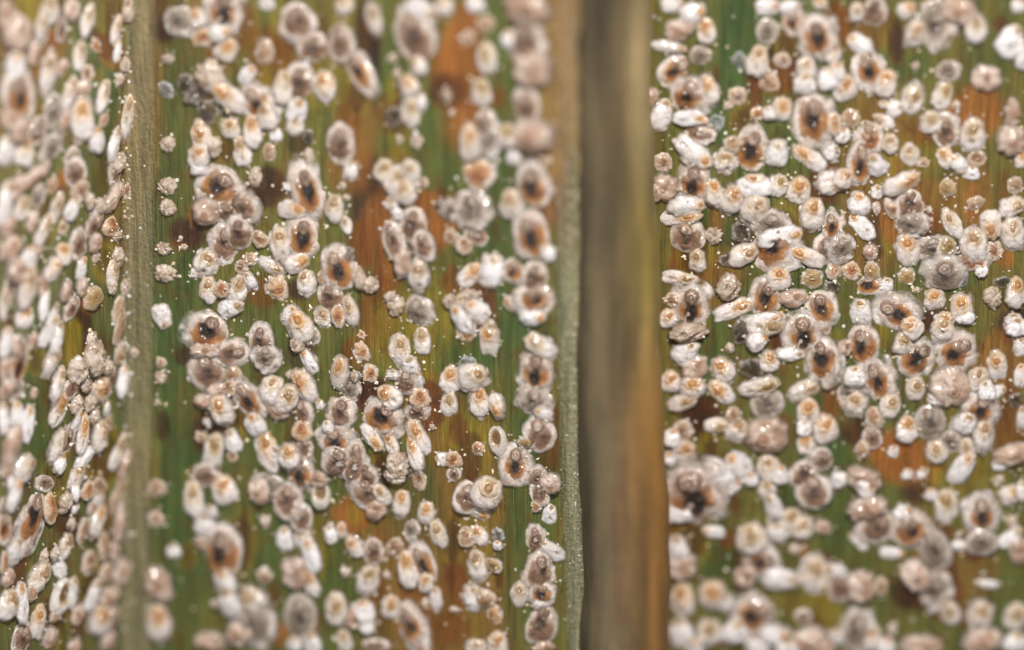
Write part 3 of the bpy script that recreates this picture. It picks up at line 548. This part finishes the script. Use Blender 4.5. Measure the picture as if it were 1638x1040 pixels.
R6|F 195 190 240 180 0;F 510 270 230 180 40;F 750 230 230 190 40;Wt 430 175 150 120 10;Wo 480 80 150 130 -60;Wt 670 90 150 130 0;w 800 20 90 120 0;w 1110 80 110 130 0;P 710 430 240 220 -30;Wo 990 310 190 120 -10;Wt 880 400 160 130 0;w 990 470 120 80 60;w 920 450 120 100 0;F 890 570 190 190 20;w 800 650 150 130 30;Wt 505 450 150 120 0;w 630 510 105 80 90;G2 590 650 190 180 0;Wo 450 685 160 125 0;Wt 905 720 180 120 0;Wt 630 820 150 130 0;G2 715 760 120 110 0;Wt 810 800 140 100 0;w 780 920 240 120 30;Tt 265 620 130 100 -20;G 250 740 130 110 0;Tt 195 810 90 85 0;Wt 355 550 160 130 15;F 290 400 240 170 -15;w 150 370 120 130 0;Wt 150 530 140 140 10;G2 120 470 130 140 0;w 375 825 75 65 0;w 460 960 70 70 0;w 545 965 70 50 90;C 1000 1000 70 70 0;P 1080 840 230 120 80;w 1010 900 100 70 80;B 1100 520 90 80 0;w 1130 200 110 80 0;w 1130 370 140 80 0;w 1140 620 130 60 0;w 60 990 110 90 80;P 200 990 150 200 0;P 90 200 100 90 0
R7|F 300 70 330 370 -10;w 250 190 220 110 90;w 530 20 130 100 60;Wt 760 40 140 110 0;w 800 150 200 110 -15;G 1040 60 190 200 0;Wt 910 240 160 160 0;Wt 970 280 150 150 0;w 820 310 110 130 0;P 1100 280 100 100 0;Wt 660 350 200 190 0;w 430 310 150 80 -70;C 930 420 70 80 0;F 720 490 200 170 90;w 840 600 220 140 100;P 620 580 140 140 0;Wt 1050 570 240 160 0;w 210 400 150 130 0;P 230 520 170 180 0;Wo 240 730 220 140 5;Wo 420 700 200 170 0;w 500 740 130 100 0;F 680 820 230 220 60;w 230 930 180 150 0;Wt 400 930 170 170 0;w 560 920 150 170 0;w 800 940 200 150 90;P 1000 980 180 200 0;w 700 1000 130 150 0;P 1100 1020 120 150 0;w 310 1010 120 120 0;w 880 1020 120 140 0;G 980 830 90 100 0
R8|w 220 30 110 150 60;G 280 260 220 220 0;F 490 290 220 220 -20;w 380 440 170 80 90;P 230 150 150 220 0;w 450 200 130 130 60;G2 640 410 260 180 -20;w 170 370 150 60 -40;Wy 715 150 220 150 0;w 620 80 80 80 0;F 930 200 230 200 0;Wo 1110 80 140 120 60;w 1180 50 120 80 0;G2 930 370 140 190 0;w 800 395 110 70 90;w 1110 340 180 80 60;P 1160 420 170 130 0;C 1120 250 80 80 0;C 795 330 40 40 0;w 960 630 150 50 -80;P 520 570 190 160 -40;G2 640 650 200 170 0;Wt 740 810 160 120 -20;G 60 640 180 170 0;P 190 640 200 170 0;w 40 550 130 90 -60;Tt 310 640 120 80 0;Wt 930 820 180 140 0;Wt 1140 830 180 150 20;G2 160 920 230 190 0;Wo 260 960 150 100 0;w 340 1010 120 110 0;P 560 1010 130 250 0;P 930 980 180 220 0;w 1140 990 130 150 0;C 380 910 70 70 0;w 40 950 100 100 0
L1|P 200 330 150 80 10;G2 240 250 180 80 10;P 60 740 150 130 10;G 230 800 180 110 15;P 390 740 150 80 10;Wt 240 160 170 80 5;P 380 420 120 70 10;Tt 640 740 90 60 0;P 110 800 160 120 20;G 380 180 150 70 5;F 110 600 350 190 0;P 100 200 250 180 0;w 90 420 200 120 0;P 30 100 200 120 0;Wt 300 60 170 130 0;Wt 535 120 200 90 5;P 440 60 150 110 0;Wt 490 340 180 95 5;Wt 290 440 230 90 5;G2 325 680 200 120 0;Wt 425 570 210 80 5;Tt 540 450 110 80 0;P 510 550 120 110 0;Wt 635 590 210 80 10;Wo 500 730 230 140 0;w 590 860 150 100 0;P 500 830 130 100 0;G 450 980 150 110 0;w 30 920 180 130 0;Wt 150 930 180 130 0;G2 320 900 200 120 20;To 590 280 70 60 0;Wt 715 180 170 70 0;w 725 310 130 50 0;C 770 400 80 70 0;C 735 490 80 50 0;Wt 785 700 260 85 -5;w 690 880 200 60 20;C 720 1000 120 70 0;C 790 90 90 80 0;Tt 790 30 80 60 0
L2|P 60 570 180 130 10;G2 230 250 170 80 15;P 200 400 140 70 10;P 90 200 200 110 25;Tt 390 430 90 60 0;P 260 790 150 80 10;G 60 800 180 90 10;C 610 300 90 60 0;P 400 830 140 70 10;C 590 620 70 50 0;P 230 560 110 70 0;G 705 80 180 90 0;P 690 250 210 90 20;Tt 785 210 100 60 0;To 680 430 110 100 0;C 720 490 60 60 0;Wt 345 320 200 90 5;Wt 265 450 210 80 10;Tt 320 180 100 70 0;w 440 320 150 90 10;Tt 490 210 130 110 20;C 540 270 90 60 0;G 480 540 190 100 0;G 575 420 180 90 10;P 570 530 120 70 0;Wo 390 600 130 110 0;Wo 330 690 170 100 20;w 500 690 140 70 0;P 500 800 120 80 0;Ty 560 870 130 110 0;G 440 930 150 80 10;w 160 620 150 100 10;P 100 700 150 200 0;Wt 150 800 280 110 10;Wo 150 990 140 120 0;w 270 900 200 70 10;w 320 990 180 60 10;w 20 280 260 110 0;P 40 430 150 120 0;Wt 135 320 150 100 0;Wt 20 900 200 70 0;C 725 620 110 70 0;Wt 690 720 170 80 -10;C 770 810 100 70 0;C 680 800 90 50 0;Tt 730 950 160 80 0;P 180 130 260 90 35;G 460 100 180 150 0
L3|P 30 450 150 90 10;P 90 190 120 80 0;C 620 320 90 60 0;C 500 430 80 60 0;P 40 900 170 90 10;Tt 640 660 80 60 0;C 560 620 90 60 0;P 200 480 70 50 0;P 190 170 110 60 10;G 660 380 120 60 0;w 290 110 200 80 15;w 330 140 180 60 10;Wt 315 280 180 80 15;Wt 335 410 200 80 10;Wo 345 580 210 100 5;Wt 330 790 200 110 15;w 345 890 120 70 10;G 400 750 160 80 10;F 110 300 270 110 5;G2 90 450 120 90 0;w 30 170 180 80 0;P 20 330 150 70 0;w 100 610 160 90 0;w 160 660 210 80 0;P 60 790 250 110 10;Wt 130 920 160 120 20;w 80 1000 110 100 0;w 15 620 170 70 0;C 450 340 150 110 0;G 420 440 160 90 20;C 550 270 170 120 0;To 600 450 130 110 0;C 455 550 110 80 0;C 535 540 100 70 0;C 540 160 90 60 0;w 440 650 150 50 0;Wo 480 720 230 70 10;Wt 580 730 180 90 5;w 510 850 200 70 25;Wt 450 970 170 80 15;Tt 580 1030 90 90 0;Tt 700 90 200 60 5;Tt 710 250 120 70 0;w 725 400 180 90 10;w 635 570 90 40 10;Wt 690 820 230 60 0;P 735 900 180 70 0;C 795 240 60 60 0;G 260 1010 90 120 0
L4|P 40 590 120 80 10;P 470 820 130 80 0;Tt 640 560 110 60 0;P 560 160 90 60 0;P 700 430 130 60 0;C 440 260 70 50 0;P 680 830 150 90 0;Tt 700 130 120 50 0;P 330 830 80 60 0;F 190 220 350 150 10;To 300 160 170 95 0;w 85 430 170 110 10;w 75 80 200 90 0;G 30 160 150 80 0;F 20 280 200 110 0;To 15 500 130 60 0;Wt 235 590 200 140 20;C 270 470 100 60 0;Tt 185 680 110 80 0;Wt 400 400 160 100 0;w 355 510 160 80 -20;C 320 440 80 60 0;E 375 710 230 120 0;w 435 680 180 80 0;Wt 40 760 200 130 0;w 110 740 230 70 0;Wo 230 860 210 100 0;G 130 960 190 130 10;P 300 960 140 100 0;w 450 50 130 60 0;To 520 50 110 70 0;Wo 600 70 180 90 0;Wo 590 230 200 80 5;Tt 510 310 160 65 0;Tt 630 400 160 70 0;Tt 550 500 140 90 0;w 550 690 200 65 0;Wo 600 850 170 130 0;P 740 560 170 130 15;P 660 710 150 120 0;P 725 250 260 60 0;Tt 740 50 140 60 0;C 390 130 120 80 0;w 460 170 60 35 10;P 660 980 130 100 0;P 450 1020 100 90 0
"""
items = []
for line in CATALOG.strip().splitlines():
    tl, body = line.split('|'); ox, oy, s = TILE[tl]
    for e in body.split(';'):
        k, u, v, L, W, a = e.split()
        f = 1.10 if tl[0] == 'L' else (1.15 if k[0] in 'FGP' else 1.06)
        if tl[0] == 'L': W = float(W) * .88; L = float(L) * 1.06; a = float(a) + 8
        items.append(dict(k=k, px=ox + float(u) * s, py=oy + float(v) * s, L=float(L) * s * f, W=float(W) * s * f, a=float(a)))
RANK = {'B': 0, 'B2': 0, 'F': 1, 'F2': 1, 'G': 1, 'G2': 1, 'P': 2, 'E': 3, 'Wo': 3, 'Wt': 3, 'Wy': 3, 'w': 4, 'To': 4, 'Tt': 4, 'Ty': 4, 'C': 5}
items.sort(key=lambda q: RANK[q['k']])

LOOK = {'Wo': ("white oblong scale insect with orange cap", "white_scale_insect"), 'Wt': ("white oblong scale insect with tan cap", "white_scale_insect"),
        'Wy': ("white oblong scale insect with olive cap", "white_scale_insect"), 'w': ("plain bright white waxy scale insect", "waxy_scale_insect"),
        'F': ("dark-centred amber scale insect with pale rim", "female_scale_insect"), 'F2': ("orange brown scale insect with pale rim", "female_scale_insect"),
        'G': ("brown-centred tan scale insect with pale rim", "female_scale_insect"), 'G2': ("grey translucent flat scale insect", "female_scale_insect"),
        'To': ("little round orange brown scale insect", "young_scale_insect"), 'Tt': ("little round tan scale insect", "young_scale_insect"), 'Ty': ("little round olive scale insect", "young_scale_insect"),
        'P': ("lumpy pinkish scale insect cover", "lumpy_scale_insect"), 'C': ("rough pale wax crumb", "wax_crumb"), 'B': ("dark glassy empty husk", "insect_husk"), 'B2': ("pale glassy empty husk", "insect_husk"), 'E': ("hollow white wax shell", "wax_shell")}
CATEG = {'wax_crumb': "wax crumb", 'insect_husk': "husk", 'wax_shell': "wax shell"}
GROUPS = {"white_scale_insect": "white capped scale insects on the leaf", "waxy_scale_insect": "plain white scale insects on the leaf", "female_scale_insect": "large flat scale insects on the leaf", "young_scale_insect": "little round scale insects on the leaf",
          "lumpy_scale_insect": "lumpy pinkish scale insects on the leaf", "wax_crumb": "wax crumbs on the leaf", "insect_husk": "glassy husks on the leaf", "wax_shell": "hollow wax shells on the leaf"}

# labels: look + place on the leaf + rank among its like there
def place(q):
    px, py = q['px'], q['py']
    if px < 246: panel, x0, x1, nx = "left panel", 0, 246, 2
    elif px < 985: panel, x0, x1, nx = "middle panel", 246, 925, 4
    else: panel, x0, x1, nx = "right panel", 1040, 1638, 4
    cx = min(nx - 1, max(0, int((px - x0) / (x1 - x0) * nx))); ry = min(6, max(0, int(py / 1040 * 7)))
    col = {2: ["left half", "right half"], 4: ["far left", "centre left", "centre right", "far right"]}[nx][cx]
    row = ["top edge", "near top", "upper part", "mid height", "lower part", "near bottom", "bottom edge"][ry]
    return f"{panel}, {col}, {row}"
buckets = {}
for q in items: q['place'] = place(q); buckets.setdefault((LOOK[q['k']][0], q['place']), []).append(q)
ORD = ["highest", "second highest", "third highest", "fourth highest", "fifth highest", "sixth highest", "seventh highest", "eighth highest", "ninth highest", "tenth highest"]
for (look, pl), qs in buckets.items():
    qs.sort(key=lambda q: q['py'])
    for i, q in enumerate(qs):
        if len(qs) == 1: q['label'] = f"{look}, {pl}"
        else: q['label'] = f"{look}, {pl}, " + ("lowest" if i == len(qs) - 1 else ORD[i])

done = []
def build(q, i):
    px, py, k = q['px'], q['py'], q['k']
    e = 1.0
    p0 = point(np.array(px), np.array(py)); 
    Jx = (point(np.array(px + e), np.array(py)) - point(np.array(px - e), np.array(py))) / 2
    Jy = (point(np.array(px), np.array(py - e)) - point(np.array(px), np.array(py + e))) / 2
    n = np.cross(Jx, Jy); n /= np.linalg.norm(n)
    a = math.radians(q['a'] + random.uniform(-9, 9))
    dy = math.sin(a) * Jx + math.cos(a) * Jy; dx = math.cos(a) * Jx - math.sin(a) * Jy
    L = q['L'] * np.linalg.norm(dy); W = q['W'] * np.linalg.norm(dx)
    lift = 0.0
    for (qx, qy, qs, top) in done:
        d = math.hypot(px - qx, py - qy)
        if d < 0.5 * (qs + (q['L'] + q['W']) / 2) * .8: lift += 0.045
    lift = min(lift, .16)
    q['lift'] = lift; q['n'] = n
    done.append((px, py, (q['L'] + q['W']) / 2, lift))
    yv = Vector(dy / np.linalg.norm(dy)); zv = Vector(n); xv = yv.cross(zv).normalized(); yv = zv.cross(xv)
    R = Matrix((xv, yv, zv)).transposed()
    t = 7 if lift == 0 else 15
    R = R @ Matrix.Rotation(math.radians(random.uniform(-t, t)), 3, 'X') @ Matrix.Rotation(math.radians(random.uniform(-t, t)), 3, 'Y')
    look, nm = LOOK[k]
    parts = random.choice(LIB[k])
    sz = math.sqrt(W * L) if k in ('C', 'P') else min(W, L) * 1.0
    root = obj(nm, None)
    root.empty_display_size = 0.1
    root.matrix_world = Matrix.Translation(Vector(p0) + zv * lift) @ R.to_4x4() @ Matrix.Diagonal((W, L, sz, 1))
    tag(root, q['label'], CATEG.get(nm, "scale insect"), GROUPS[nm])
    for (pn, me) in parts: obj(pn, me, root)
for i, q in enumerate(items): build(q, i)

# ------------------------------------------------------------------ uncountable dust and the grain of the edge strip
OCT = [(1, 0, 0), (-1, 0, 0), (0, 1, 0), (0, -1, 0), (0, 0, 1), (0, 0, -1)]
OF = [(0, 2, 4), (2, 1, 4), (1, 3, 4), (3, 0, 4), (2, 0, 5), (1, 2, 5), (3, 1, 5), (0, 3, 5)]
def specks(name, pts, sizes, cols, mat, parent=None):
    V, F, Cc = [], [], []
    base = np.array(OCT, float)
    for p, s, c in zip(pts, sizes, cols):
        th = rng.uniform(0, 6.28); ct, st = math.cos(th), math.sin(th)
        b = base * (s * rng.uniform(.6, 1.3, (6, 1))); b[:, 0] *= 10 ** rng.uniform(-.2, .5 if s < .02 else .25); b[:, 2] *= rng.uniform(.3, .9)
        b = np.stack([b[:, 0] * ct - b[:, 1] * st, b[:, 0] * st + b[:, 1] * ct, b[:, 2]], -1)
        o = len(V); V += list(b + p); F += [(x + o, y + o, z + o) for x, y, z in OF]; Cc += [c] * 6
    ob = obj(name, mesh(name, np.array(V), F, mat, np.array(Cc), False), parent); ob["kind"] = "stuff"
    return ob
P_, S_, Cc_ = [], [], []
def add_speck(px, py, s, c):
    p = point(np.array(px), np.array(py)); P_.append(p + np.array([0, 0, s * .3])); S_.append(s); Cc_.append(c)
pal = [lin(238, 228, 205), lin(222, 205, 170), lin(205, 190, 175), lin(235, 232, 228)]
for i in range(600):
    px, py = rng.uniform(-10, 1650), rng.uniform(-10, 1050)
    if float(rib_l(py)) - 4 < px < float(rib_r(py)) + 6: continue
    add_speck(px, py, 10 ** rng.uniform(-2.15, -1.6), pal[rng.integers(4)])
for q in items:
    for j in range(rng.integers(1, 5)):
        a = rng.uniform(0, 6.28); r = rng.uniform(.48, .75)
        px, py = q['px'] + math.cos(a) * q['W'] * r, q['py'] + math.sin(a) * q['L'] * r
        if float(rib_l(py)) - 4 < px < float(rib_r(py)) + 6: continue
        add_speck(px, py, 10 ** rng.uniform(-2.0, -1.45), pal[rng.integers(4)])
for q in items:   # crumbs lying on the insects' backs
    if q['k'] in ('B', 'B2'): continue
    for j in range(rng.integers(1, 6)):
        a = rng.uniform(0, 6.28); r = math.sqrt(rng.uniform(.3 if q['k'][0] in 'FG' else .02, .98)) * .47
        px, py = q['px'] + math.cos(a) * q['W'] * r, q['py'] + math.sin(a) * q['L'] * r
        if float(rib_l(py)) - 4 < px < float(rib_r(py)) + 6: continue
        h = (.24 if q['k'][0] in 'FG' else .36) * min(q['W'], q['L']) / 100 * (1 - (2 * r) ** 2.6) ** .55 + q['lift']
        s = 10 ** rng.uniform(-2.2, -1.62); p = point(np.array(px), np.array(py)); P_.append(p + q['n'] * h); S_.append(s); Cc_.append(pal[rng.integers(4)])
for i in range(len(items)):   # flakes of wax where neighbours meet
    q = items[i]
    for p in items[i + 1:]:
        d = math.hypot(q['px'] - p['px'], q['py'] - p['py'])
        if d < .55 * (q['W'] + p['W']) and rng.random() < .5:
            for j in range(rng.integers(2, 6)):
                t = rng.uniform(.3, .7); px = q['px'] + t * (p['px'] - q['px']) + rng.normal(0, 6); py = q['py'] + t * (p['py'] - q['py']) + rng.normal(0, 6)
                if float(rib_l(py)) - 4 < px < float(rib_r(py)) + 6: continue
                h = .14 * min(q['W'], p['W']) / 100 + max(q['lift'], p['lift']) * .7
                P_.append(point(np.array(px), np.array(py)) + q['n'] * h); S_.append(10 ** rng.uniform(-1.95, -1.42)); Cc_.append(pal[rng.integers(4)] * .95)
for i in range(160):
    py = rng.uniform(0, 1040); add_speck(rng.normal(200, 6), py, 10 ** rng.uniform(-2.0, -1.4), pal[rng.integers(4)])
dust = specks("wax_dust", P_, S_, Cc_, M_dust)
dust["label"] = "fine pale wax dust scattered over the leaf between the insects"; dust["category"] = "wax dust"
P_, S_, Cc_ = [], [], []
gp = [lin(140, 140, 106), lin(168, 164, 132), lin(112, 118, 84), lin(150, 130, 104), lin(206, 200, 176)]
for i in range(1000):
    py = rng.uniform(250, 1060) if i % 5 else rng.uniform(-20, 400)
    px = float(rib_l(py)) - 2 - abs(rng.normal(0, 1)) * 15
    if px < float(rib_l(py)) - 46: continue
    add_speck(px, py, 10 ** rng.uniform(-2.05, -1.62), gp[rng.integers(5)])
specks("edge_grain", P_, S_, Cc_, M_dust, leaf)
